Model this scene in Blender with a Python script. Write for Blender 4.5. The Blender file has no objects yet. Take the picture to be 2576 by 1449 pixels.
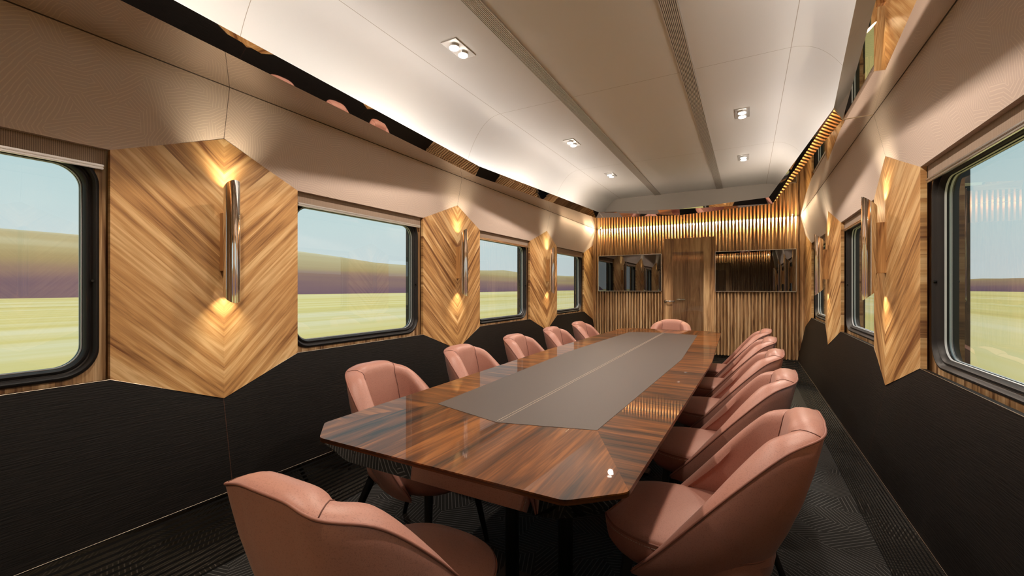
import bpy, bmesh, math, random
from mathutils import Vector, Matrix
R = random.Random(7)
C = bpy.context.scene.collection
S = 0.9                                   # one survey unit in metres
FL = 1.3333                               # eye height in survey units
def W(r, y, h): return Vector((r*S, y*S, (h+FL)*S))
YC, PITCH = 3.165, 1.982                  # middle of the saloon, spacing of the wall panels
YE, YB = 7.13, -0.80                      # far and near end walls

# ------------------------------------------------------------------ camera
cam = bpy.data.cameras.new('camera'); co = bpy.data.objects.new('camera', cam); C.objects.link(co)
cam.sensor_width = 36; cam.lens = 36*1073/2576; cam.clip_start = 0.02; cam.clip_end = 2000
co.location = W(0.811, 0, 0); co.rotation_euler = (math.radians(90), 0, math.radians(28.88))
bpy.context.scene.camera = co
vs = bpy.context.scene.view_settings
vs.view_transform = 'Standard'; vs.look = 'None'; vs.gamma = 1; vs.use_curve_mapping = False
vs.exposure = 0.0
cy = bpy.context.scene.cycles
cy.max_bounces = 10; cy.diffuse_bounces = 4; cy.glossy_bounces = 7; cy.transparent_max_bounces = 16
cy.sample_clamp_indirect = 6; cy.use_denoising = True; cy.caustics_reflective = False; cy.caustics_refractive = False
try: cy.denoising_input_passes = 'RGB_ALBEDO_NORMAL'
except Exception: pass

# ------------------------------------------------------------------ sky
wd = bpy.data.worlds.new('sky'); bpy.context.scene.world = wd; wd.use_nodes = True
nt = wd.node_tree; nt.nodes.clear()
tc = nt.nodes.new('ShaderNodeTexCoord'); sx = nt.nodes.new('ShaderNodeSeparateXYZ')
mp = nt.nodes.new('ShaderNodeMapping'); mp.inputs['Scale'].default_value = (2, 1, 14)
nz = nt.nodes.new('ShaderNodeTexNoise'); nz.inputs['Scale'].default_value = 1.2; nz.inputs['Detail'].default_value = 3
ad = nt.nodes.new('ShaderNodeMath'); ad.operation = 'MULTIPLY_ADD'; ad.inputs[1].default_value = 0.06
cr = nt.nodes.new('ShaderNodeValToRGB'); bg = nt.nodes.new('ShaderNodeBackground'); wo = nt.nodes.new('ShaderNodeOutputWorld')
for i, (p, c) in enumerate([(0.0, (.62, .66, .66)), (.07, (.58, .65, .67)), (.16, (.55, .67, .68)), (.34, (.38, .58, .62)), (1.0, (.28, .46, .57))]):
    e = cr.color_ramp.elements[i] if i < 2 else cr.color_ramp.elements.new(p)
    e.position = p; e.color = (*c, 1)
nt.links.new(tc.outputs['Generated'], sx.inputs[0]); nt.links.new(tc.outputs['Generated'], mp.inputs[0]); nt.links.new(mp.outputs[0], nz.inputs['Vector'])
nt.links.new(nz.outputs[0], ad.inputs[0]); nt.links.new(sx.outputs['Z'], ad.inputs[2])
nt.links.new(ad.outputs[0], cr.inputs[0]); nt.links.new(cr.outputs[0], bg.inputs[0]); nt.links.new(bg.outputs[0], wo.inputs[0])
bg.inputs[1].default_value = 1.15

# ------------------------------------------------------------------ lights
def lamp(name, kind, loc, energy, color, **k):
    l = bpy.data.lights.new(name, kind); l.energy = energy; l.color = color
    tgt = k.pop('aim', None)
    for a, v in k.items(): setattr(l, a, v)
    o = bpy.data.objects.new(name, l); C.objects.link(o); o.location = loc
    if tgt is not None: o.rotation_euler = (Vector(tgt)-Vector(loc)).to_track_quat('-Z', 'Y').to_euler()
    return o
def half(y):                               # half width of the cornice opening along the coach (its lower lip)
    return 1.307 - 0.0835*abs(y-YC)
COVE, WARM, SPOT = (1, .95, .92), (1, .84, .58), (1, .84, .70)
E_COVE, E_SPOT, E_SCONCE, E_END = 3.3, 52.0, 8.5, 620.0
for sd in (-1, 1):                         # light strips in the cove behind the cornice lip
    for y0, y1 in ((.45, YC), (YC, 5.88)):
        a = W(sd*(half(y0)+.035), y0, 1.045); b = W(sd*(half(y1)+.035), y1, 1.045); m = (a+b)/2
        o = lamp('cove_light', 'AREA', m, E_COVE, COVE, shape='RECTANGLE', size=(b-a).length, size_y=.03)
        d = (b-a).normalized(); up = Vector((-sd*.12, 0, -1)).normalized()      # local -Z must point up and slightly inward
        z = -Vector((-sd*.05, 0, 1)).normalized(); x = d; yv = z.cross(x).normalized(); x = yv.cross(z)
        o.rotation_euler = Matrix((x, yv, z)).transposed().to_euler()
DLY = (YC-2.41, YC-.985, YC+.985, YC+2.405)
for sd in (-1, 1):
    for y in DLY:
        lamp('downlight_beam', 'SPOT', W(sd*.773, y, 1.44), E_SPOT*(.8 if y < 1.2 else 1), SPOT, spot_size=math.radians(150), spot_blend=.6, shadow_soft_size=.03, aim=W(sd*.773, y, 0))
PY = [YC+k*PITCH for k in (-2, -1, 0, 1, 2)]
for sd in (-1, 1):
    for y in PY[1:4]:
        for z0, z1, e in ((.43, 1.4, 1), (.03, -1.2, .8)):
            lamp('sconce_beam', 'SPOT', W(sd*1.432, y, z0), E_SCONCE*e, WARM, spot_size=math.radians(95), spot_blend=.5, shadow_soft_size=.02, aim=W(sd*1.55, y, z1))
for ye, s in ((YE, -1), (YB, 1)):
    lamp('slat_wall_light', 'AREA', W(0, ye+s*.046, .990), E_END*(1 if s < 0 else .4), (1, .78, .46), shape='RECTANGLE', size=2.86*S, size_y=.012, aim=W(0, ye+s*.006, .945))
    for sd in (-1, 1):                     # added unseen fill lamps, spreading the end wall's glow along the cloth
        lamp('corner_fill_light', 'SPOT', W(sd*1.36, ye+s*.08, .985), 4.0 if s < 0 else 1.5, (1, .78, .48), spot_size=math.radians(110), spot_blend=.8, shadow_soft_size=.003, aim=W(sd*1.50, ye+s*2.2, .72))
        for k, (ln, e) in enumerate(((.5, 1.0), (1.0, .8)) if s < 0 else ()):
            c_ = W(sd*1.385, ye+s*(.12+ln/2+.5*k), .988); l = lamp('corner_fill_light', 'AREA', c_, e*(1 if s < 0 else .4), (1, .78, .50), shape='RECTANGLE', size=ln*S, size_y=.008)
            z = -(W(sd*1.47, ye, .87)-W(sd*1.385, ye, .988)).normalized(); x = Vector((0, 1, 0)); y_ = z.cross(x).normalized()
            l.rotation_euler = Matrix((x, y_, z)).transposed().to_euler()

# ------------------------------------------------------------------ node helpers
class M:
    def __init__(s, name):
        s.m = bpy.data.materials.new(name); s.m.use_nodes = True; s.t = s.m.node_tree; s.t.nodes.clear()
        s.out = s.n('ShaderNodeOutputMaterial')
    def n(s, t, **k):
        nd = s.t.nodes.new(t)
        for a, v in k.items():
            if a.startswith('i_'):
                key = a[2:]; nd.inputs[int(key) if key.isdigit() else key.replace('_', ' ')].default_value = v
            else: setattr(nd, a, v)
        return nd
    def l(s, a, b): s.t.links.new(a, b)
    def inp(s, nd, i, v):
        if hasattr(v, 'is_output') or hasattr(v, 'links'): s.l(v, nd.inputs[i])
        else: nd.inputs[i].default_value = v
    def math(s, op, a, b=None, c=None):
        nd = s.n('ShaderNodeMath', operation=op)
        s.inp(nd, 0, a)
        if b is not None: s.inp(nd, 1, b)
        if c is not None: s.inp(nd, 2, c)
        return nd.outputs[0]
    def mix(s, f, a, b, mode='MIX'):
        nd = s.n('ShaderNodeMix', data_type='RGBA', blend_type=mode)
        s.inp(nd, 0, f); s.inp(nd, 6, a); s.inp(nd, 7, b)
        return nd.outputs[2]
    def ramp(s, f, pts):
        nd = s.n('ShaderNodeValToRGB'); s.l(f, nd.inputs[0])
        for i, (p, c) in enumerate(pts):
            e = nd.color_ramp.elements[i] if i < 2 else nd.color_ramp.elements.new(p)
            e.position = p; e.color = (c[0], c[1], c[2], 1)
        return nd.outputs[0]
    def noise(s, v, scale, detail=3, dist=0.0, rough=.5):
        nd = s.n('ShaderNodeTexNoise'); s.l(v, nd.inputs['Vector'])
        nd.inputs['Scale'].default_value = scale; nd.inputs['Detail'].default_value = detail
        nd.inputs['Distortion'].default_value = dist; nd.inputs['Roughness'].default_value = rough
        return nd.outputs[0]
    def mapv(s, v, scale=(1, 1, 1), loc=(0, 0, 0)):
        nd = s.n('ShaderNodeMapping'); s.l(v, nd.inputs[0]); nd.inputs['Scale'].default_value = scale; nd.inputs['Location'].default_value = loc
        return nd.outputs[0]
    def bsdf(s, **k):
        b = s.n('ShaderNodeBsdfPrincipled')
        for a, v in k.items(): s.inp(b, a.replace('_', ' '), v)
        s.l(b.outputs[0], s.out.inputs[0]); s.b = b; return b
    def bump(s, h, strength=.3, dist=.002):
        nd = s.n('ShaderNodeBump'); nd.inputs['Strength'].default_value = strength; nd.inputs['Distance'].default_value = dist
        s.l(h, nd.inputs['Height']); s.l(nd.outputs[0], s.b.inputs['Normal'])
def col(r, g, b):                          # sRGB 0-255 -> linear
    f = lambda v: (v/255/12.92) if v/255 <= .04045 else ((v/255+.055)/1.055)**2.4
    return (f(r), f(g), f(b), 1)
def plain(name, c, rough=.5, metal=0.0, **k):
    m = M(name); b = m.bsdf(Base_Color=c, Roughness=rough, Metallic=metal, **k); return m.m
def wood(name, dark, mid, light, strip=.085, rough=.35, coat=0.0, fine=1.0, amp=1.0):
    m = M(name); uv = m.n('ShaderNodeUVMap').outputs[0]
    sp = m.n('ShaderNodeSeparateXYZ'); m.l(uv, sp.inputs[0])
    cell = m.math('FLOOR', m.math('DIVIDE', sp.outputs[1], strip))
    wn = m.n('ShaderNodeTexWhiteNoise', noise_dimensions='1D'); m.l(cell, wn.inputs['W'])
    cb = m.n('ShaderNodeCombineXYZ'); m.l(m.math('MULTIPLY', wn.outputs[0], 7.3), cb.inputs[2])
    av = m.n('ShaderNodeVectorMath', operation='ADD'); m.l(uv, av.inputs[0]); m.l(cb.outputs[0], av.inputs[1])
    v = av.outputs[0]
    n1 = m.noise(m.mapv(v, (.75, 7, 1)), 1.6, 3, 1.5, .55)
    n2 = m.noise(m.mapv(v, (1.3, 42, 1)), 2.0, 4, .5, .6)
    n3 = m.noise(m.mapv(v, (5, 260, 1)), 3.0*fine, 2, .0, .5)
    f = m.math('MULTIPLY_ADD', n2, .40, m.math('MULTIPLY_ADD', n1, .78, -.07))
    f = m.math('MULTIPLY_ADD', m.math('SUBTRACT', wn.outputs[0], .5), .13*amp, f)
    f = m.math('MULTIPLY_ADD', m.math('SUBTRACT', n3, .5), .10, f)
    c = m.ramp(f, [(.34, dark), (.45, [(a*2+b)/3 for a, b in zip(mid, dark)]), (.52, mid), (.66, light)])
    m.bsdf(Base_Color=c, Roughness=rough)
    if coat:
        m.b.inputs['Coat Weight'].default_value = coat; m.b.inputs['Coat Roughness'].default_value = .015; m.b.inputs['Coat IOR'].default_value = 1.38; m.b.inputs['Specular IOR Level'].default_value = .15
    m.bump(f, .12, .002)
    return m.m
OLIVE = wood('olive_ash_veneer', col(124, 80, 46), col(204, 156, 100), col(236, 200, 146), amp=.9)
SLAT = wood('slat_timber', col(108, 74, 48), col(188, 148, 104), col(222, 188, 144), strip=.0203, amp=1.6)
DOORW = wood('door_timber', col(136, 98, 64), col(206, 164, 118), col(232, 198, 150), strip=.12)
WALN = wood('walnut_veneer', col(36, 20, 10), col(98, 56, 23), col(140, 86, 40), strip=.6, coat=.5, rough=.45)

def patches(m, vec, cell, period, width, seed=0.0):      # groups of parallel hatch lines, each group turned its own way
    vo = m.n('ShaderNodeTexVoronoi', voronoi_dimensions='2D', feature='F1'); vo.inputs['Scale'].default_value = 1/cell; vo.inputs['Randomness'].default_value = 1
    m.l(vec, vo.inputs['Vector'])
    sc = m.n('ShaderNodeSeparateXYZ'); m.l(vo.outputs['Color'], sc.inputs[0])
    th = m.math('MULTIPLY', sc.outputs[0], 6.283)
    sp = m.n('ShaderNodeSeparateXYZ'); m.l(vec, sp.inputs[0])
    d = m.math('ADD', m.math('MULTIPLY', sp.outputs[0], m.math('COSINE', th)), m.math('MULTIPLY', sp.outputs[1], m.math('SINE', th)))
    fr = m.math('FRACT', m.math('DIVIDE', d, period))
    tri = m.math('ABSOLUTE', m.math('SUBTRACT', fr, .5))
    return m.math('LESS_THAN', tri, width*.5)
def seam_mask(m, coord, positions, w):
    tot = None
    for p in positions:
        k = m.math('LESS_THAN', m.math('ABSOLUTE', m.math('SUBTRACT', coord, p)), w)
        tot = k if tot is None else m.math('MAXIMUM', tot, k)
    return tot
def obj_coord(m):
    t = m.n('ShaderNodeTexCoord'); sp = m.n('ShaderNodeSeparateXYZ'); m.l(t.outputs['Object'], sp.inputs[0]); return t.outputs['Object'], sp.outputs
# carpet
m = M('carpet'); oc, xyz = obj_coord(m)
k1 = patches(m, oc, .17, .019, .19)
m.bsdf(Base_Color=m.mix(k1, col(6, 6, 6), col(80, 80, 80)), Roughness=.95)
m.bump(m.noise(oc, 420, 2), .35, .002); CARPET = m.m
# wall cloth with fine line pattern
m = M('wall_cloth'); oc, xyz = obj_coord(m)
cb = m.n('ShaderNodeCombineXYZ'); m.l(xyz[1], cb.inputs[0]); m.l(xyz[2], cb.inputs[1])
ns = m.n('ShaderNodeTexNoise'); ns.inputs['Scale'].default_value = 9; m.l(cb.outputs[0], ns.inputs['Vector'])
wv = m.n('ShaderNodeVectorMath', operation='MULTIPLY_ADD'); m.l(ns.outputs['Color'], wv.inputs[0]); wv.inputs[1].default_value = (.022, .022, 0); m.l(cb.outputs[0], wv.inputs[2])
k1 = patches(m, wv.outputs[0], .078, .0115, .22)
sm = seam_mask(m, xyz[1], [p*S for p in PY], .0012)
c = m.mix(k1, col(218, 198, 186), col(232, 214, 200))
c = m.mix(sm, c, col(80, 62, 50))
m.bsdf(Base_Color=c, Roughness=.7, Sheen_Weight=.15)
m.bump(m.noise(oc, 500, 2), .15, .001); CLOTH = m.m
# dado textile, brushed lengthwise
m = M('dado_textile'); oc, xyz = obj_coord(m)
n1 = m.noise(m.mapv(oc, (30, 14, 260)), 1.0, 3)
sm = seam_mask(m, xyz[1], [p*S for p in PY], .0012)
c = m.mix(sm, m.ramp(n1, [(.3, col(7, 6, 6)), (.7, col(22, 18, 16))]), col(70, 46, 34))
m.bsdf(Base_Color=c, Roughness=.55, Specular_IOR_Level=.22); m.bump(n1, .4, .003); DADO = m.m
# ceiling board with joints
m = M('ceiling_board'); oc, xyz = obj_coord(m)
s1 = seam_mask(m, xyz[1], [p*S for p in PY[1:4]], .0014)
s2 = m.math('LESS_THAN', m.math('ABSOLUTE', m.math('SUBTRACT', m.math('ABSOLUTE', xyz[0]), 1.05*S)), .0016)
c = m.mix(m.math('MAXIMUM', s1, s2), (.80, .78, .745, 1), (.42, .36, .29, 1))
m.bsdf(Base_Color=c, Roughness=.5, Specular_IOR_Level=.3); CEIL = m.m
MIRROR = plain('bronze_mirror', (.80, .74, .68, 1), .015, 1.0)
m = M('plinth_mirror'); oc, xyz = obj_coord(m)                     # dark mirror behind fine lengthwise slots
st = m.math('LESS_THAN', m.math('FRACT', m.math('DIVIDE', xyz[2], .021)), .42)
m.bsdf(Base_Color=m.mix(st, (.62, .54, .46, 1), (.004, .004, .004, 1)), Metallic=m.math('SUBTRACT', 1.0, st), Roughness=m.math('MULTIPLY_ADD', st, .5, .03)); PLINTH = m.m
CHROME = plain('chrome', (.86, .84, .82, 1), .04, 1.0)
BRASS = plain('warm_metal_edge', (.66, .55, .44, 1), .38, 1.0)
ALU = plain('aluminium', (.74, .72, .71, 1), .28, 1.0)
RUBBER = plain('black_rubber', col(26, 24, 24), .5)
GASKET = plain('pane_spacer', (.60, .60, .60, 1), .5, 0)
BLACK = plain('black_lacquer', col(14, 13, 13), .35)
PIPING = plain('leather_piping', col(150, 100, 86), .5)
SEAM = plain('leather_seam', col(104, 66, 56), .7)
THREAD = plain('pale_thread', col(206, 190, 172), .7)
VENT = plain('vent_metal', (.66, .61, .54, 1), .5, .2)
VENTD = plain('vent_shadow_gap', (.07, .062, .055, 1), .8)
m = M('screen_glass'); m.bsdf(Base_Color=(.004, .004, .005, 1), Roughness=.01, IOR=2.3); SCREEN = m.m
m = M('leather'); oc, xyz = obj_coord(m)
n = m.noise(oc, 320, 3, .6)
c = m.mix(m.math('MULTIPLY', m.math('LESS_THAN', n, .42), .35), col(180, 129, 114), col(138, 92, 80))
m.bsdf(Base_Color=c, Roughness=.42, Specular_IOR_Level=.45, Sheen_Weight=.08); m.bump(n, .12, .002); LEATHER = m.m
m = M('runner_leather'); oc, xyz = obj_coord(m)
n = m.noise(oc, 300, 3)
m.bsdf(Base_Color=m.mix(n, col(66, 58, 54), col(84, 75, 70)), Roughness=.55); m.bump(n, .25, .001); RUNNER = m.m
m = M('blind_cloth'); oc, xyz = obj_coord(m)
w_ = m.n('ShaderNodeTexWave', wave_type='BANDS', bands_direction='Y'); w_.inputs['Scale'].default_value = 60; m.l(oc, w_.inputs['Vector'])
n = m.noise(oc, 600, 2)
m.bsdf(Base_Color=m.mix(m.math('MULTIPLY', w_.outputs[1], n), col(128, 110, 96), col(214, 192, 172)), Roughness=.9); BLIND = m.m
def glass(name, ior, tint, rough=.0):
    m = M(name); tr = m.n('ShaderNodeBsdfTransparent'); tr.inputs[0].default_value = tint
    gl = m.n('ShaderNodeBsdfGlossy'); gl.inputs['Roughness'].default_value = rough; gl.inputs[0].default_value = (1, 1, 1, 1)
    fr = m.n('ShaderNodeFresnel'); fr.inputs[0].default_value = ior; mx = m.n('ShaderNodeMixShader')
    m.l(fr.outputs[0], mx.inputs[0]); m.l(tr.outputs[0], mx.inputs[1]); m.l(gl.outputs[0], mx.inputs[2]); m.l(mx.outputs[0], m.out.inputs[0]); return m.m
GLASS = glass('window_glass', 1.75, (.93, .96, .94, 1)); DGLASS = glass('door_glass', 1.6, (1, .99, .98, 1))
def emit(name, c, s):
    m = M(name); e = m.n('ShaderNodeEmission'); e.inputs[0].default_value = (*c, 1); e.inputs[1].default_value = s; m.l(e.outputs[0], m.out.inputs[0]); return m.m
LAMPF = emit('lamp_face', (1, .95, .88), 14); SCLAMP = emit('sconce_lamp', WARM, 12)

# ------------------------------------------------------------------ mesh helpers
def link(name, me, mat, parent=None, smooth=False, auto=None):
    o = bpy.data.objects.new(name, me); C.objects.link(o)
    if mat: me.materials.append(mat)
    if parent is not None: o.parent = parent
    if smooth:
        for p in me.polygons: p.use_smooth = True
    if auto is not None: me.set_sharp_from_angle(angle=math.radians(auto))
    return o
def obj(name, bm, mat, parent=None, smooth=False, auto=None, normals=True):
    if normals: bmesh.ops.recalc_face_normals(bm, faces=bm.faces)
    me = bpy.data.meshes.new(name); bm.to_mesh(me); bm.free()
    if parent is not None and parent.matrix_basis != Matrix.Identity(4) and not parent.get('local'): me.transform(parent.matrix_basis.inverted())
    return link(name, me, mat, parent, smooth, auto)
def thing(name, label, cat, loc=(0, 0, 0), rz=0, group=None):
    o = bpy.data.objects.new(name, None); C.objects.link(o); o.location = loc; o.rotation_euler = (0, 0, rz); o.empty_display_size = .1
    o['label'] = label; o['category'] = cat
    if group: o['group'] = group
    o.matrix_basis = Matrix.Translation(Vector(loc)) @ Matrix.Rotation(rz, 4, 'Z')
    return o
def struct(o): o['kind'] = 'structure'; return o
def box(bm, a, b, bev=0.0):
    lo = Vector([min(p, q) for p, q in zip(a, b)]); hi = Vector([max(p, q) for p, q in zip(a, b)])
    r = bmesh.ops.create_cube(bm, size=1); vsx = r['verts']
    bmesh.ops.scale(bm, vec=hi-lo, verts=vsx); bmesh.ops.translate(bm, vec=(lo+hi)/2, verts=vsx)
    if bev:
        es = list({e for v in vsx for e in v.link_edges}); bmesh.ops.bevel(bm, geom=es, offset=bev, segments=2, affect='EDGES')
def wbox(bm, r0, r1, y0, y1, h0, h1, bev=0.0): box(bm, W(r0, y0, h0), W(r1, y1, h1), bev)
def face(bm, pts, uvl=None, uvs=None):
    f = bm.faces.new([bm.verts.new(p) for p in pts])
    if uvl is not None:
        for l, u in zip(f.loops, uvs): l[uvl].uv = u
    return f
def grid(bm, rows, closed_u=False, closed_v=False):
    vv = [[bm.verts.new(p) for p in r] for r in rows]; n = len(rows); m_ = len(rows[0])
    for i in range(n if closed_v else n-1):
        for j in range(m_ if closed_u else m_-1):
            q = [vv[i][j], vv[i][(j+1) % m_], vv[(i+1) % n][(j+1) % m_], vv[(i+1) % n][j]]
            try: bm.faces.new(q)
            except ValueError: pass
    return vv
def tube(bm, pts, r, n=8, caps=True, closed=False):
    pts = [Vector(p) for p in pts]; rows = []; up = None; N = len(pts)
    for i, p in enumerate(pts):
        a = pts[(i-1) % N] if (closed or i > 0) else pts[0]; b = pts[(i+1) % N] if (closed or i < N-1) else pts[-1]
        t = (b-a).normalized()
        if up is None: up = Vector((0, 0, 1)) if abs(t.z) < .9 else Vector((1, 0, 0))
        x = t.cross(up).normalized(); y = x.cross(t).normalized(); up = y
        rr = r[i] if isinstance(r, (list, tuple)) else r
        rows.append([p+x*math.cos(2*math.pi*k/n)*rr+y*math.sin(2*math.pi*k/n)*rr for k in range(n)])
    vv = grid(bm, rows, closed_u=True, closed_v=closed)
    if caps and not closed: bm.faces.new(vv[0][::-1]); bm.faces.new(vv[-1])
def cyl(bm, a, b, r0, r1=None, n=24): tube(bm, [a, b], [r0, r0 if r1 is None else r1], n)
def planar_uv(me, u_axis, v_axis, off=(0, 0)):
    uv = me.uv_layers.new(name='UVMap')
    for p in me.polygons:
        for li in p.loop_indices:
            c_ = me.vertices[me.loops[li].vertex_index].co
            uv.data[li].uv = (c_.dot(u_axis)+off[0], c_.dot(v_axis)+off[1])
def box_uv(me, u_axis, off=(0, 0)):        # grain runs along u_axis, v across it on every face
    uv = me.uv_layers.new(name='UVMap'); u_axis = Vector(u_axis)
    for p in me.polygons:
        v = u_axis.cross(p.normal)
        if v.length < .1: u2 = Vector((u_axis.y, u_axis.z, u_axis.x)); v = u2.cross(p.normal)
        v.normalize()
        if v.dot(Vector((1, 1.01, 1.02))) < 0: v = -v
        for li in p.loop_indices:
            c_ = me.vertices[me.loops[li].vertex_index].co
            uv.data[li].uv = (c_.dot(u_axis)+off[0], c_.dot(v)+off[1])
def rrect(hw, hh, r, n=8):                 # rounded rectangle loop, counter-clockwise
    out = []
    for cx_, cy_, a0 in ((hw-r, hh-r, 0), (-hw+r, hh-r, 90), (-hw+r, -hh+r, 180), (hw-r, -hh+r, 270)):
        for i in range(n+1):
            a = math.radians(a0+90*i/n); out.append((cx_+r*math.cos(a), cy_+r*math.sin(a)))
    return out

# ------------------------------------------------------------------ shell of the room
bm = bmesh.new(); wbox(bm, -1.75, 1.75, YB-.15, YE+.15, -FL-.05, -FL); struct(obj('floor', bm, CARPET))
# ceiling: one vault profile extruded along the coach
half_prof = [(.0, 1.5), (.55, 1.5), (1.0, 1.5), (1.05, 1.4995), (1.10, 1.494), (1.15, 1.478), (1.20, 1.448), (1.25, 1.40), (1.295, 1.34), (1.335, 1.275), (1.37, 1.20), (1.405, 1.11), (1.44, 1.02)]
prof = [(-r, h) for r, h in half_prof[:0:-1]]+half_prof
def smooth_poly(p, k=3):
    for _ in range(k):
        q = [p[0]]
        for a, b in zip(p, p[1:]): q += [(a[0]*.75+b[0]*.25, a[1]*.75+b[1]*.25), (a[0]*.25+b[0]*.75, a[1]*.25+b[1]*.75)]
        p = q+[p[-1]]
    return p
prof = smooth_poly(prof, 2)
bm = bmesh.new(); grid(bm, [[W(r, YB-.02, h) for r, h in prof], [W(r, YE+.02, h) for r, h in prof]])
struct(obj('ceiling', bm, CEIL, smooth=True, auto=40))
m_up = plain('gable_board', (.66, .61, .55, 1), .6)
for nm, y, yo in (('trim_1', YE-.002, YE+.05), ('trim_2', YB+.002, YB-.05)):
    bm = bmesh.new(); vf = [bm.verts.new(W(r, y, h)) for r, h in prof]; vb = [bm.verts.new(W(r, yo, h)) for r, h in prof]
    bm.faces.new(vf); bm.faces.new(vb[::-1])
    for i in range(len(prof)): j = (i+1) % len(prof); bm.faces.new((vf[i], vf[j], vb[j], vb[i]))
    struct(obj(nm, bm, m_up))
# mirrored cornice: flat soffit, lip that leans inward, shelf of the light trough
def lip_ring(inner):                       # plan of the lip, half of it given, mirrored in both directions
    d = .043 if inner else 0
    pts = []
    for sy in (1, -1):
        seq = [(1.307-d, YC), (1.078-d, YC+sy*(2.745-d*.25)), (0, YC+sy*(3.078-d))]
        pts.append(seq)
    up, dn = pts
    ring = [up[0], up[1], up[2], (-up[1][0], up[1][1]), (-up[0][0], YC), (-dn[1][0], dn[1][1]), dn[2], dn[1]]
    return ring
def rect_ring(hr):
    return [(hr, YC), (hr, YE), (0, YE), (-hr, YE), (-hr, YC), (-hr, YB), (0, YB), (hr, YB)]
lo, hi_, wl = lip_ring(False), lip_ring(True), rect_ring(1.452)
bm = bmesh.new()
def ringv(rg, h, dx=0): return [bm.verts.new(W(r, y, h)) for r, y in rg]
A = ringv(wl, 1.0); B = ringv(lo, 1.0); Cc = ringv(hi_, 1.0755)
inr = [((abs(r)+.018)*(1 if r > 0 else -1) if r else 0, y+(.018 if y > YC+.01 else -.018 if y < YC-.01 else 0)) for r, y in hi_]
D = ringv(inr, 1.0755); Ee = ringv([((abs(r)+.012)*(1 if r > 0 else -1) if r else 0, y+(.012 if y > YC+.01 else -.012 if y < YC-.01 else 0)) for r, y in lo], 1.03); Ff = ringv(wl, 1.03)
for X, Y in ((A, B), (B, Cc), (Cc, D), (D, Ee), (Ee, Ff), (Ff, A)):
    for i in range(8): j = (i+1) % 8; bm.faces.new((X[i], X[j], Y[j], Y[i]))
o = struct(obj('trim_3', bm, MIRROR)); o.data.materials.append(CEIL)
for p in o.data.polygons:
    if p.center.z > (1.02+FL)*S and abs(p.normal.z) > .75: p.material_index = 1
bm = bmesh.new()                           # fine metal joints between the mirror sheets
for sd in (-1, 1):
    tube(bm, [W(sd*1.449, YC, .999), W(sd*1.307, YC, .999)], .0016, 6); tube(bm, [W(sd*1.307, YC, .999), W(sd*1.262, YC, 1.076)], .0016, 6)
for s in (1, -1):
    ye = YE if s > 0 else YB
    tube(bm, [W(0, ye-s*.03, .999), W(0, YC+s*3.078, .999)], .0016, 6); tube(bm, [W(0, YC+s*3.078, .999), W(0, YC+s*3.036, 1.076)], .0016, 6)
struct(obj('trim_4', bm, BRASS))

bm = bmesh.new()  # dark bead added to draw the shadow gap along the crease
for sd in (-1, 1): tube(bm, [W(sd*1.4485, YB, .9985), W(sd*1.4485, YE, .9985)], .0011, 6)
struct(obj('trim_5', bm, plain('shadow_bead', (.10, .07, .05, 1), .6)))
RW, RC, RA = 1.585, 1.538, 1.501           # window wall, panel corners, panel fold
TOP, APT, BOT, APB, HW = .581, .752, -.387, -.556, .4275
def rfab(h): return 1.538-.0870*(h-.581)/.419+0
def rdado(h): return 1.538-.118*(-.387-h)/.613
def edge_pts(top):                         # saw-tooth line where panels bite into cloth / dado
    a, b = (TOP, APT) if top else (BOT, APB); out = []
    for y in PY:
        for yy, h in ((y-HW, a), (y, b), (y+HW, a)):
            out.append((yy, h))
    res = []
    for (y0, h0), (y1, h1) in zip(out, out[1:]):
        if y1 <= YB or y0 >= YE: continue
        for yy in (y0, y1):
            c_ = min(max(yy, YB), YE); t = (c_-y0)/(y1-y0); q = (c_, h0+(h1-h0)*t)
            if not res or abs(res[-1][0]-q[0]) > 1e-5: res.append(q)
    return res
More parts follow.
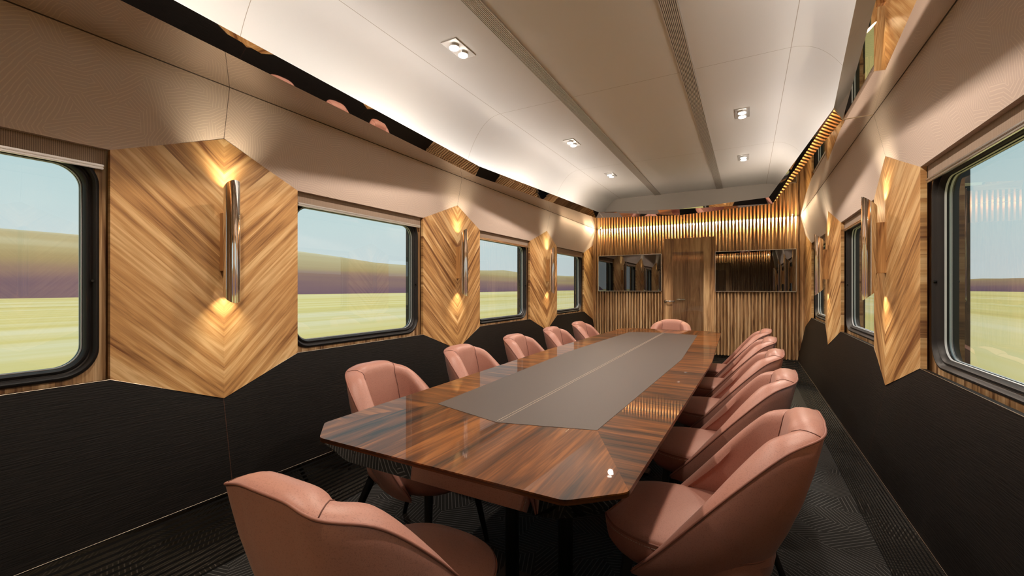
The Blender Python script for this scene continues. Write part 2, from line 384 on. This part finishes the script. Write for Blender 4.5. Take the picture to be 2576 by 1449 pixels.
for sd, nm in ((-1, 'left'), (1, 'right')):
    wall = bpy.data.objects.new('wall_'+nm, None); C.objects.link(wall); struct(wall); wall['label'] = nm+' side wall of the saloon'
    # cloth above, dado below, both as slabs
    bm = bmesh.new(); pts = edge_pts(True)
    f_ = [[W(sd*rfab(h), y, h) for y, h in pts], [W(sd*rfab(1.003), y, 1.003) for y, h in pts]]
    b_ = [[p+Vector((sd*.03, 0, 0)) for p in r] for r in f_]
    grid(bm, [f_[0], f_[1], b_[1], b_[0]], closed_v=True); obj('cloth_lining', bm, CLOTH, wall)
    bm = bmesh.new(); pts = edge_pts(False)
    f_ = [[W(sd*rdado(h), y, h) for y, h in pts], [W(sd*rdado(-1.0), y, -1.0) for y, h in pts]]
    b_ = [[p+Vector((sd*.02, 0, 0)) for p in r] for r in f_]
    grid(bm, [f_[0], f_[1], b_[1], b_[0]], closed_v=True); obj('dado_lining', bm, DADO, wall)
    bm = bmesh.new(); tube(bm, [W(sd*(rdado(h)-.001), y, h+.001) for y, h in pts], .001, 6)
    tube(bm, [W(sd*1.419, YB, -1.0), W(sd*1.419, YE, -1.0)], .0008, 6); obj('edge_bead', bm, BRASS, wall)
    # backing of the window wall with the rounded openings
    bm = bmesh.new()
    bays = [YC+(k+.5)*PITCH-.02 for k in (-2, -1, 0, 1)]
    ho, hb, ht = .563, -.372, .551
    for yb in bays:
        cz, hh = (ht+hb)/2, (ht-hb)/2
        loop = rrect(ho-.005, hh-.005, .115, 8); big = []
        oh = PITCH/2; ovt, ovb = .66, -.60
        for a, b in loop:
            k = max(abs(a)/oh, abs(b+cz-cz)/((ovt-ovb)/2)); big.append((a/k, b/k))
        mid = (ovt+ovb)/2
        grid(bm, [[W(sd*RW, yb+a, cz+b) for a, b in loop], [W(sd*RW, yb+a, mid+b) for a, b in big]], closed_u=True)
    o = obj('window_surround', bm, SLAT, wall); planar_uv(o.data, Vector((0, 0, 1)), Vector((0, 1, 0)))
    bm = bmesh.new(); wbox(bm, sd*1.72, sd*1.76, YB-.1, YE+.1, -FL, 1.5)
    # outer skin only between the windows, so that the openings stay open
    bm.free(); bm = bmesh.new()
    for k in range(5):
        y0 = max(PY[k]-.02-PITCH/2+ho-.01, YB-.1); y1 = min(PY[k]-.02+PITCH/2-ho+.01, YE+.1)
        wbox(bm, sd*1.64, sd*1.70, y0, y1, -FL, 1.5)
    wbox(bm, sd*1.64, sd*1.70, YB-.1, YE+.1, -FL, hb-.02); wbox(bm, sd*1.64, sd*1.70, YB-.1, YE+.1, ht+.02, 1.5)
    obj('outer_skin', bm, BLACK, wall)
    bm = bmesh.new()
    f_ = [[W(sd*1.42, y, -1.0), W(sd*1.40, y, -FL)] for y in (YB, YE)]; b_ = [[p+Vector((sd*.02, 0, 0)) for p in r] for r in f_]
    grid(bm, [[f_[0][0], f_[0][1], b_[0][1], b_[0][0]], [f_[1][0], f_[1][1], b_[1][1], b_[1][0]]], closed_u=True)
    struct(obj('baseboard_'+nm, bm, PLINTH))
    # windows
    for k, yb in enumerate(bays):
        w = bpy.data.objects.new('window_%d' % (k+1+(4 if sd > 0 else 0)), None); C.objects.link(w); struct(w)
        cz, hh = (ht+hb)/2, (ht-hb)/2
        steps = [(0, RW), (.003, RW-.010), (.008, RW-.016), (.015, RW-.017), (.021, RW-.010), (.024, RW+.002), (.028, RW+.004), (.033, RW-.002), (.040, RW-.004), (.046, RW+.004), (.049, RW+.02), (.049, RW+.05)]
        bm = bmesh.new()
        grid(bm, [[W(sd*r, yb+a, cz+b) for a, b in rrect(ho-d, hh-d, .12-d*.7, 10)] for d, r in steps], closed_u=True)
        obj('window_frame', bm, RUBBER, w, smooth=True, auto=50)
        for r0, d0 in ((RW+.018, .049), (RW+.034, .049)):
            bm = bmesh.new(); rows = []
            for d, r in ((d0-.001, r0), (d0+.003, r0-.002), (d0+.003, r0+.006), (d0-.001, r0+.006)):
                rows.append([W(sd*r, yb+a, cz+b) for a, b in rrect(ho-d, hh-d, .12-d*.7, 10)])
            grid(bm, rows, closed_u=True, closed_v=True); obj('pane_spacer', bm, GASKET, w, smooth=True, auto=40)
        for r0 in (RW+.03,):
            bm = bmesh.new(); lp = rrect(ho-.049, hh-.049, .0857, 10)
            vs1 = [bm.verts.new(W(sd*r0, yb+a, cz+b)) for a, b in lp]; bm.faces.new(vs1 if sd < 0 else vs1[::-1])
            obj('window_pane', bm, GLASS, w, normals=False)
        bm = bmesh.new(); cyl(bm, W(sd*(RW-.003), yb+ho-.024, .03), W(sd*(RW-.014), yb+ho-.024, .03), .005, n=12); obj('vent_plug', bm, BLACK, w)

# end walls: slats on a boarded back
NS = 64
def end_wall(nm, ye, s, door):
    wall = bpy.data.objects.new('wall_'+nm, None); C.objects.link(wall); struct(wall)
    bm = bmesh.new(); wbox(bm, -1.6, 1.6, ye, ye-s*.06, -1.0, 1.03)
    o = obj('backing_board', bm, SLAT, wall); box_uv(o.data, (0, 0, 1))
    bm = bmesh.new()
    for i in range(NS):
        r = -1.42+.0451*i
        if door and -.35 < r+.012 < .385: h0 = .78
        else: h0 = -1.0
        if not door and abs(r) < .38: h0 = .78
        wbox(bm, r-.0125, r+.0125, ye, ye+s*.056, h0, .9985)
    wbox(bm, -1.445, -1.60, ye, ye+s*.056, -1.0, .998); wbox(bm, 1.445, 1.60, ye, ye+s*.056, -1.0, .998)
    o = obj('timber_slats', bm, SLAT, wall); box_uv(o.data, (0, 0, 1), (3.1, 0))
    bm = bmesh.new(); wbox(bm, -1.44, 1.44, ye-s*.04, ye+s*.02, -FL, -1.0); struct(obj('baseboard_'+nm, bm, PLINTH))
    return wall
end_wall('far', YE, -1, True); end_wall('near', YB, 1, False)
def door(nm, ye, s):
    d = bpy.data.objects.new(nm, None); C.objects.link(d); struct(d)
    bm = bmesh.new(); wbox(bm, -.352, .385, ye, ye+s*.050, -1.0, .775, .002)
    o = obj('door_leaf', bm, DOORW, d); box_uv(o.data, (0, 0, 1), (1.3, .2))
    bm = bmesh.new(); wbox(bm, -.216, .228, ye+s*.0505, ye+s*.056, -.93, .556)
    obj('door_glass', bm, DGLASS, d)
    for r0, h, ln, off in ((-.318, -.206, .145, .050), (-.138, -.178, .115, .056)):
        bm = bmesh.new(); p = W(r0, ye+s*off, h); n_ = Vector((0, s, 0))
        cyl(bm, p, p+n_*.010, .022, n=24); cyl(bm, p, p+n_*.045, .009, n=16)
        tube(bm, [p+n_*.045, p+n_*.05+Vector((.012, 0, 0)), p+n_*.052+Vector((.03, 0, 0)), p+n_*.050+Vector((ln*S, 0, 0))], [.009, .0095, .009, .008], 12)
        obj('door_handle', bm, CHROME, d, smooth=True, auto=40)
door('door_1', YE, -1); door('door_2', YB, 1)

# ------------------------------------------------------------------ folded veneer panels, sconces and blinds
ordinal = {1: 'nearest the camera', 2: 'at the middle of the coach', 3: 'nearest the far slatted wall'}
for sd, nm in ((-1, 'left'), (1, 'right')):
    for k, y in enumerate(PY):
        y0, y1 = max(y-HW, YB), min(y+HW, YE)
        full = 0 < k < 4
        lab = ('chevron veneer wall panel on the %s wall %s, behind a chrome sconce' % (nm, ordinal[k])) if full else \
              ('half chevron veneer panel without sconce on the %s wall, meeting the %s end wall' % (nm, 'far slatted' if k == 4 else 'near'))
        root = thing('wall_panel', lab, 'wall panel', W(sd*RC, y, -.387), 0, 'folded veneer panels between the windows')
        for half_ in (-1, 1):
            if (half_ < 0 and y0 > y-1e-4) or (half_ > 0 and y1 < y+1e-4) or (k == 0 and half_ < 0 and y0 >= y) : continue
            ya = y; yb_ = max(y-HW, YB) if half_ < 0 else min(y+HW, YE)
            if abs(yb_-ya) < .02: continue
            ci = abs(yb_-ya)/HW
            mixv = lambda a, b: a+(b-a)*ci
            if (k == 4 and half_ > 0) or (k == 0 and half_ < 0): continue
            P = [W(sd*RA, ya, APB), W(sd*RC, yb_, BOT), W(sd*RC, yb_, TOP), W(sd*RA, ya, APT)]
            bm = bmesh.new(); uvl = bm.loops.layers.uv.new('UVMap')
            Q_ = [p+Vector((sd*.022, 0, 0)) for p in P]; off = 2.3*k+(5 if sd > 0 else 0)
            def uvof(p):
                a = abs(p.y-ya*S); b = p.z; th = math.radians(45)
                return (a*math.cos(th)+b*math.sin(th)+off, -a*math.sin(th)+b*math.cos(th)+off*1.7)
            v1 = [bm.verts.new(p) for p in P]; v2 = [bm.verts.new(p) for p in Q_]
            fs = [bm.faces.new(v1), bm.faces.new(v2[::-1])]
            for i in range(4): j = (i+1) % 4; fs.append(bm.faces.new((v1[i], v1[j], v2[j], v2[i])))
            for f in fs:
                for l in f.loops: l[uvl].uv = uvof(l.vert.co)
            obj('veneer_leaf', bm, OLIVE, root)
        if full:
            sc = thing('wall_sconce', 'chrome tube sconce on the %s wall panel %s' % (nm, ordinal[k]), 'wall light', W(sd*1.432, y, -.055), 0, 'chrome sconces on the veneer panels')
            rad, rc, n = .036*S, 1.430, 40
            bm = bmesh.new(); rows = [[], [], [], []]
            for i in range(n):
                a = 2*math.pi*i/n; dx = math.cos(a); ct = .032*dx      # dx>0 is the wall side, which is shorter
                for q, (rr, top) in enumerate(((rad, 0), (rad, 1), (rad-.0022, 1), (rad-.0022, 0))):
                    h = (.5-ct) if top else (-.042+ct)
                    c_ = W(sd*rc, y, h); rows[q].append(c_+Vector((sd*dx*rr, math.sin(a)*rr, 0)))
            grid(bm, rows, closed_u=True, closed_v=True); obj('tube', bm, CHROME, sc, smooth=True, auto=50)
            bm = bmesh.new(); wbox(bm, sd*1.462, sd*1.512, y-.018, y+.018, .085, .375, .001); o = obj('mounting_block', bm, OLIVE, sc); box_uv(o.data, (0, 0, 1))
            for h0 in (.36, .10):
                bm = bmesh.new(); cyl(bm, W(sd*rc, y, h0), W(sd*rc, y, h0+.03), rad-.004, n=20); obj('lamp', bm, SCLAMP, sc)
    for k in range(4):
        yb = YC+(k-1.5)*PITCH
        wh = ['nearest the camera', 'second along', 'third along', 'furthest from the camera'][k]
        bl = thing('roller_blind', 'raised grey roller blind in the head of the %s window %s' % (nm, wh), 'blind', W(sd*1.56, yb, .5), 0, 'roller blinds above the windows')
        bm = bmesh.new(); wbox(bm, sd*1.562, sd*1.570, yb-.553, yb+.553, .515, .60); obj('blind_cloth', bm, BLIND, bl)
        bm = bmesh.new(); wbox(bm, sd*1.552, sd*1.572, yb-.549, yb+.549, .507, .517, .002); wbox(bm, sd*1.556, sd*1.568, yb-.549, yb+.549, .497, .508, .002); obj('bottom_bar', bm, ALU, bl)

# ------------------------------------------------------------------ screens on the far wall
def screen(ye, s, r0, r1, label):
    t = thing('wall_screen', label, 'television', W((r0+r1)/2, ye+s*.032, .245), 0, 'black wall screens')
    bm = bmesh.new(); wbox(bm, r0+.01, r1-.01, ye+s*.056, ye+s*.08, -.045, .535, .002); obj('housing', bm, BLACK, t)
    bm = bmesh.new(); wbox(bm, r0+.006, r1-.006, ye+s*.080, ye+s*.088, -.049, .539); obj('screen', bm, SCREEN, t)
    bm = bmesh.new(); a = .009
    for q in ((r0, r1, -.055, -.055+a), (r0, r1, .545-a, .545), (r0, r0+a, -.055, .545), (r1-a, r1, -.055, .545)):
        wbox(bm, q[0], q[1], ye+s*.068, ye+s*.092, q[2], q[3])
    obj('bezel', bm, ALU, t)
screen(YE, -1, -1.40, -.375, 'black wall screen with thin metal bezel left of the door')
screen(YE, -1, .388, 1.408, 'black wall screen with thin metal bezel right of the door')

# ------------------------------------------------------------------ ceiling fittings
for sd, nm in ((-1, 'left'), (1, 'right')):
    v = thing('ceiling_vent', 'long ribbed linear air vent on the %s of the ceiling centre line' % nm, 'vent', W(sd*.447, YC, 1.5), 0, 'linear vents along the ceiling')
    bm = bmesh.new(); wbox(bm, sd*.447-.045, sd*.447+.045, YB, YE, 1.4985, 1.506); obj('backing', bm, VENTD, v)
    bm = bmesh.new(); n = 10
    for i in range(n):
        r = sd*.447-.0415+.083*i/(n-1); wbox(bm, r-.0029, r+.0029, YB+.005, YE-.005, 1.490, 1.4986)
    o = obj('ribs', bm, VENT, v)
    for k, y in enumerate(DLY):
        wh = ['above the camera end', 'second from the camera end', 'third from the camera end', 'nearest the slatted end wall'][k]
        d = thing('ceiling_downlight', 'twin lamp downlight on the %s half of the ceiling, %s' % (nm, wh), 'downlight', W(sd*.773, y, 1.5), 0, 'twin downlights in the ceiling')
        bm = bmesh.new(); wbox(bm, sd*.773-.056, sd*.773+.056, y-.11, y+.11, 1.4945, 1.502, .0008); obj('plate', bm, plain('downlight_plate', (.60, .57, .53, 1), .35, .5), d)
        for q in (-.047, .047):
            bm = bmesh.new(); cyl(bm, W(sd*.773, y+q, 1.497), W(sd*.773, y+q, 1.482), .031*S, n=28); o = obj('bezel_ring', bm, CHROME, d, smooth=True, auto=40)
            bm = bmesh.new(); cyl(bm, W(sd*.773, y+q, 1.484), W(sd*.773, y+q, 1.477), .0295*S, n=28); obj('lamp', bm, LAMPF, d)

# ------------------------------------------------------------------ conference table
TH = -.4975
TY = 3.158
tab = thing('conference_table', 'long eight sided polished walnut table with grey leather inlay down the middle', 'table', W(0, TY, -FL))
def oct_plan(ins=0.0):
    pts = [(.435, 2.225), (.557, 2.112), (.603, 0)]
    ring = [(r, d) for r, d in pts]+[(pts[1][0], -pts[1][1]), (pts[0][0], -pts[0][1])]
    full = ring+[(-r, d) for r, d in ring[::-1]]          # clockwise from near right... in (rel, dy)
    c_ = []
    for r, d in full:
        L_ = 1.0
        c_.append((r-math.copysign(ins, r), TY-(d-math.copysign(ins, d) if abs(d) > .01 else d)))
    return c_
def rounded(poly, rad, n=4):
    out = []; N = len(poly)
    for i in range(N):
        a, b, c_ = Vector(poly[i-1]), Vector(poly[i]), Vector(poly[(i+1) % N])
        u = (a-b).normalized(); v = (c_-b).normalized()
        p, q = b+u*rad, b+v*rad
        for k in range(n+1):
            t = k/n; w = p*(1-t)**2+b*2*t*(1-t)+q*t*t; out.append((w.x, w.y))
    return out
def prism(bm, ring, h0, h1, ring2=None):
    a = [bm.verts.new(W(r, y, h0)) for r, y in ring]; b = [bm.verts.new(W(r, y, h1)) for r, y in (ring2 or ring)]
    bm.faces.new(a); bm.faces.new(b[::-1])
    for i in range(len(a)): j = (i+1) % len(a); bm.faces.new((a[i], a[j], b[j], b[i]))
outer = rounded(oct_plan(0), .018)
bm = bmesh.new(); prism(bm, outer, TH-.004, TH-.014); o = obj('top_edge', bm, WALN, tab); box_uv(o.data, (0, 1, 0))
# veneer leaves: two ends (grain lengthwise) and two sides (grain crosswise)
inn = [(.352, 1.71), (.412, 0), (.352, -1.71)]
def leaf(poly, ax, vx, off):
    bm = bmesh.new(); prism(bm, poly, TH, TH-.004); o = obj('veneer_leaf', bm, WALN, tab); planar_uv(o.data, Vector(ax), Vector(vx), off)
def arc(r_, d_, rad=.018):                 # clip ring pieces between given indices of the rounded outline
    pass
nR = 5                                     # points per corner in the rounded outline
def corner(i): return outer[i*nR:(i+1)*nR]
# indices in oct_plan order: 0 (.435,+2.225) 1 (.557,+2.112) 2 (.603,0) 3 (.557,-) 4 (.435,-) 5 (-.435,-) 6 (-.557,-) 7 (-.603,0) 8 (-.557,+) 9 (-.435,+)
near_end = corner(9)+corner(0)+corner(1)[:4]+[(.352, TY-1.71), (0, TY-1.805), (-.352, TY-1.71)]+corner(8)[1:]
leaf(near_end, (0, 1, 0), (1, 0, 0), (.3, .1))
far_end = corner(4)+corner(5)+corner(6)[:4]+[(-.352, TY+1.71), (0, TY+1.805), (.352, TY+1.71)]+corner(3)[1:]
leaf(far_end, (0, 1, 0), (1, 0, 0), (5.3, .7))
leaf([corner(1)[3], corner(1)[4]]+corner(2)+corner(3)[:2]+[(.352, TY+1.71), (.412, TY), (.352, TY-1.71)], (1, 0, 0), (0, 1, 0), (2.2, .4))
leaf([corner(6)[3], corner(6)[4]]+corner(7)+corner(8)[:2]+[(-.352, TY-1.71), (-.412, TY), (-.352, TY+1.71)], (1, 0, 0), (0, 1, 0), (7.2, 1.9))
run = [(.352, TY-1.71), (.412, TY), (.352, TY+1.71), (0, TY+1.805), (-.352, TY+1.71), (-.412, TY), (-.352, TY-1.71), (0, TY-1.805)]
bm = bmesh.new(); prism(bm, run, TH+.0012, TH-.004); nf = len(bm.faces)
for r in (-.007, .007):
    y = TY-1.79
    while y < TY+1.79:
        box(bm, W(r, y, TH+.001)-Vector((.0009, 0, 0)), W(r, y+.0095, TH+.0022)+Vector((.0009, 0, 0))); y += .0125
o = obj('leather_inlay', bm, RUNNER, tab); o['label'] = 'grey leather inlay with a double row of pale stitches'; o.data.materials.append(THREAD)
for p in o.data.polygons:
    if p.index >= nf: p.material_index = 1
bm = bmesh.new(); prism(bm, rounded(oct_plan(.001), .02), TH-.014, TH-.082, rounded(oct_plan(.048), .05)); o = obj('apron', bm, plain('dark_mirror', (.62, .56, .52, 1), .02, 1.0), tab); o['label'] = 'dark mirrored edge leaning inward'
for yy in (-1.45, 0, 1.45):
    bm = bmesh.new(); box(bm, W(-.20, TY+yy-.05, -FL), W(.20, TY+yy+.05, -FL+.02), .004); obj('foot_plate', bm, BLACK, tab)
    for r in (-.13, .13):
        bm = bmesh.new(); cyl(bm, W(r, TY+yy, -FL+.02), W(r, TY+yy, TH-.08), .028, n=20); obj('leg', bm, BLACK, tab, smooth=True, auto=40)

# ------------------------------------------------------------------ chairs
def catmull(P, n):
    out = []; P = [Vector(p) for p in P]; Q2 = [P[0]*2-P[1]]+P+[P[-1]*2-P[-2]]
    for i in range(1, len(Q2)-2):
        a, b, c_, d = Q2[i-1:i+3]
        for k in range(n):
            t = k/n; out.append(.5*((2*b)+(-a+c_)*t+(2*a-5*b+4*c_-d)*t*t+(-a+3*b-3*c_+d)*t**3))
    out.append(P[-1]); return out
RIM_A = [(0, -.314, .828), (.07, -.312, .826), (.14, -.298, .806)]
RIM_B = [(.14, -.298, .806), (.202, -.213, .766), (.232, -.10, .660), (.238, .02, .528), (.236, .10, .438), (.224, .175, .358)]
BOT_A = [(0, -.165, .372), (.055, -.162, .370), (.105, -.145, .366)]
BOT_B = [(.105, -.145, .366), (.150, -.10, .356), (.178, -.04, .345), (.195, .03, .338), (.206, .10, .338), (.216, .172, .348)]
INB_A = [(0, -.195, .43), (.06, -.192, .43), (.125, -.182, .43)]
INB_B = [(.125, -.182, .43), (.175, -.12, .43), (.200, -.04, .43), (.212, .03, .42), (.214, .10, .40), (.219, .170, .356)]
WID_A = [(.070, .000, 0)]*3
WID_B = [(.070, .002, 0), (.070, .012, 0), (.062, .014, 0), (.048, .010, 0), (.030, .006, 0), (.006, 0, 0)]
def half_curve(A_, B_, n=8): return catmull(list(A_)[:-1]+list(B_), n)
def shell_rows():
    rim, bot, inb, wid = (half_curve(*c_) for c_ in ((RIM_A, RIM_B), (BOT_A, BOT_B), (INB_A, INB_B), (WID_A, WID_B)))
    def mirror(c_): return [Vector((-p.x, p.y, p.z)) for p in c_[:0:-1]]+c_
    dirs = []
    rimf, botf, inbf = mirror(rim), mirror(bot), mirror(inb); widf = wid[:0:-1]+wid
    N = len(rimf); rows = []
    for i in range(N):
        t = rimf[min(i+3, N-1)]-rimf[max(i-3, 0)]; n_ = Vector((-t.y, t.x, 0)); c_ = Vector((0, .02, 0)); q_ = Vector((rimf[i].x, rimf[i].y, 0))
        if n_.dot(c_-q_) < 0: n_ = -n_
        dirs.append((n_.normalized()*.6+(c_-q_).normalized()*.4).normalized())
    for i in range(N):
        r, b, q, w = rimf[i], botf[i], inbf[i], widf[i]
        t = (rimf[min(i+1, N-1)]-rimf[max(i-1, 0)]); n_ = Vector((-t.y, t.x, 0))
        c_ = Vector((0, .02, 0))
        if n_.dot(c_-Vector((r.x, r.y, 0))) < 0: n_ = -n_
        n_.normalize()
        rad = Vector((c_.x-r.x, c_.y-r.y, 0)).normalized(); n_ = dirs[i]
        lin = r+n_*w.x+Vector((0, 0, w.y))
        row = []
        bulge = -n_*.022*min(1, (r-b).length/.3)
        for t_ in (0, .15, .35, .55, .75, .9): row.append(b.lerp(r, t_)+bulge*math.sin(math.pi*t_))
        row.append(r)
        row.append(r+n_*.004+Vector((0, 0, .004)))
        for t_ in (.25, .5, .75): row.append(r.lerp(lin, t_)+Vector((0, 0, .006*math.sin(math.pi*t_)+.0035)))
        drop = (lin-q).length
        k_ = min(1, drop/.2); row.append(lin+n_*.004*k_+Vector((0, 0, -.003*k_))); row.append(lin+n_*.012*k_+Vector((0, 0, -.016*k_))); row.append(lin+n_*.017*k_+Vector((0, 0, -.036*k_)))
        for t_ in (.28, .5, .72, 1.0): row.append(lin.lerp(q, t_)+n_*(.016*math.sin(math.pi*min(1, t_*1.0+.12)) if t_ < 1 else 0)*min(1, drop/.3))
        rows.append(row)
    return rows, rimf
SEATP = []
def se(a, b, n, cy_, k=48): return [(math.copysign(abs(math.cos(t))**(2/n)*a, math.cos(t)), cy_+math.copysign(abs(math.sin(t))**(2/n)*b, math.sin(t))) for t in [2*math.pi*i/k for i in range(k)]]
def make_chair():
    t = thing('tub_chair', '', 'chair'); t['local'] = 1
    rows, rim = shell_rows()
    bm = bmesh.new(); grid(bm, rows); obj('backrest_shell', bm, LEATHER, t, smooth=True, auto=55)
    bm = bmesh.new(); tube(bm, [Vector(p)+Vector((0, 0, .002)) for p in rim], .0032, 8); obj('piping', bm, PIPING, t, smooth=True)
    iseam = 6+6*len(RIM_B)                   # placeholder, real positions found by x
    for sx_ in (-.14, .14):
        i = min(range(len(rows)), key=lambda k: abs(rim[k].x-sx_)+abs(rim[k].y+.298))
        bm = bmesh.new(); tube(bm, [p+Vector((0, .0006 if j > 4 else 0, .0004)) for j, p in enumerate(rows[i][7:17])], .0014, 6)
        obj('seam', bm, SEAM, t, smooth=True)
    bm = bmesh.new(); rr = []
    lev = [(.0, .352, .0), (.72, .352, 0), (.90, .360, 0), (.975, .385, 0), (1.0, .42, 0), (1.0, .447, 0), (.99, .456, 0), (.965, .462, 0), (.8, .469, 0), (.5, .475, 0), (.0, .478, 0)]
    for sc_, z, _ in lev: rr.append([Vector((x*max(sc_, .002), .05+(y-.05)*max(sc_, .002), z)) for x, y in se(.214, .252, 2.6, .05)])
    grid(bm, rr, closed_u=True); nf = len(bm.faces)
    ring = [Vector((x*1.004, .05+(y-.05)*1.004, .437)) for x, y in se(.214, .252, 2.6, .05, 400)]; acc = 0
    for i in range(400):                     # pale stitches round the front edge, on the same cushion
        a, b = ring[i], ring[(i+1) % 400]; acc += (b-a).length
        if (acc % .009) < .0055 and a.y > .0:
            bmesh.ops.create_cube(bm, size=1, matrix=Matrix.Translation((a+b)/2) @ (b-a).to_track_quat('X', 'Z').to_matrix().to_4x4() @ Matrix.Diagonal(((b-a).length, .0012, .0014, 1)))
    o = obj('seat', bm, LEATHER, t, smooth=True, auto=60); o.data.materials.append(THREAD)
    for p in o.data.polygons:
        if p.index >= nf: p.material_index = 1
    bm = bmesh.new(); tube(bm, [Vector((x*1.003, .05+(y-.05)*1.003, .449)) for x, y in se(.214, .252, 2.6, .05, 64)], .003, 6, closed=True); obj('seat_piping', bm, PIPING, t, smooth=True)
    for sx_ in (-1, 1):
        for y0, y1 in ((.20, .25), (-.12, -.27)):
            bm = bmesh.new(); cyl(bm, (sx_*.15, y0, .36), (sx_*.215, y1, .0), .018, .011, 16); obj('leg', bm, BLACK, t, smooth=True, auto=40)
    return t
proto = make_chair()
def place(o, x, y, rz, label, group):
    o.location = (x*S, y*S, 0); o.rotation_euler = (0, 0, rz); o['label'] = label
    o['group'] = group
def copy(o, parent=None):
    c_ = o.copy(); C.objects.link(c_)
    if parent is not None: c_.parent = parent; c_.matrix_parent_inverse = Matrix.Identity(4)
    for ch in list(o.children): copy(ch, c_)
    return c_
which = ['nearest the camera', 'second from the camera', 'third and middle one', 'fourth from the camera', 'closest to the far wall']
spots = []
for sd, nm in ((-1, 'left'), (1, 'right')):
    for k in range(5):
        spots.append((sd*.67, 1.67+.81*k, -sd*-math.pi/2 if sd > 0 else -math.pi/2, 'pink leather tub chair on the %s side of the table, %s' % (nm, which[k]), 'tub chairs along the table sides'))
spots.append((-.05, .855, 0, 'pink leather tub chair at the near head of the table, back to the camera', 'tub chairs at the table heads'))
spots.append((-.04, 5.50, math.pi, 'pink leather tub chair at the far head of the table, before the door', 'tub chairs at the table heads'))
for i, (x, y, rz, lab, grp) in enumerate(spots):
    place(proto if i == 0 else copy(proto), x, y, rz, lab, grp)

# ------------------------------------------------------------------ landscape outside
m = M('meadow'); oc, xyz = obj_coord(m)
n1 = m.noise(m.mapv(oc, (.22, .012, 1)), 1.0, 4, .3); n2 = m.noise(m.mapv(oc, (.02, .004, 1)), 1.0, 2)
c = m.ramp(m.math('MULTIPLY_ADD', n2, .4, m.math('MULTIPLY', n1, .6)), [(.32, col(196, 172, 110)), (.48, col(214, 194, 130)), (.6, col(222, 206, 164)), (.72, col(230, 216, 188))])
m.bsdf(Base_Color=c, Roughness=1.0, Specular_IOR_Level=0); MEADOW = m.m
bm = bmesh.new(); bmesh.ops.create_grid(bm, x_segments=2, y_segments=2, size=900); bmesh.ops.translate(bm, vec=(0, 0, -1.3), verts=bm.verts)
o = obj('meadow', bm, MEADOW); o['kind'] = 'structure'
m = M('heath_hill'); oc, xyz = obj_coord(m)
n1 = m.noise(m.mapv(oc, (.004, .004, .16)), 1.0, 3, .2)
f = m.math('MULTIPLY_ADD', n1, .4, m.math('MULTIPLY', xyz[2], .030))
c = m.ramp(f, [(.15, col(116, 90, 104)), (.27, col(130, 100, 104)), (.38, col(150, 118, 104)), (.50, col(168, 142, 104)), (.62, col(182, 160, 120)), (.78, col(206, 192, 164))])
m.bsdf(Base_Color=c, Roughness=1.0, Specular_IOR_Level=0); HILL = m.m
for sd, nm in ((-1, 'left'), (1, 'right')):
    bm = bmesh.new(); rows = []
    for i in range(81):
        y = -500+i*25; hgt = 18+1.6*math.sin(y*.011+1)+1.2*math.sin(y*.027+sd)+.8*math.sin(y*.061); hgt *= (1 if sd < 0 else .55)
        rows.append([Vector((sd*(150+3*d+6*math.sin(y*.02)), y, -1.4+hgt*math.sin(min(1, d/12)*math.pi/2))) for d in (0, .4, 1.2, 2.5, 4.5, 8, 12)]+[Vector((sd*260, y, -1.4))])
    grid(bm, rows); o = obj('wooded_hill', bm, HILL, smooth=True)
    o['label'] = 'low brown and purple wooded rise beyond the meadow on the %s' % nm; o['category'] = 'hill'
sun = lamp('sun', 'SUN', (0, 0, 50), 2.4, (1, .93, .82), angle=math.radians(8), aim=(-14, -20, 0))
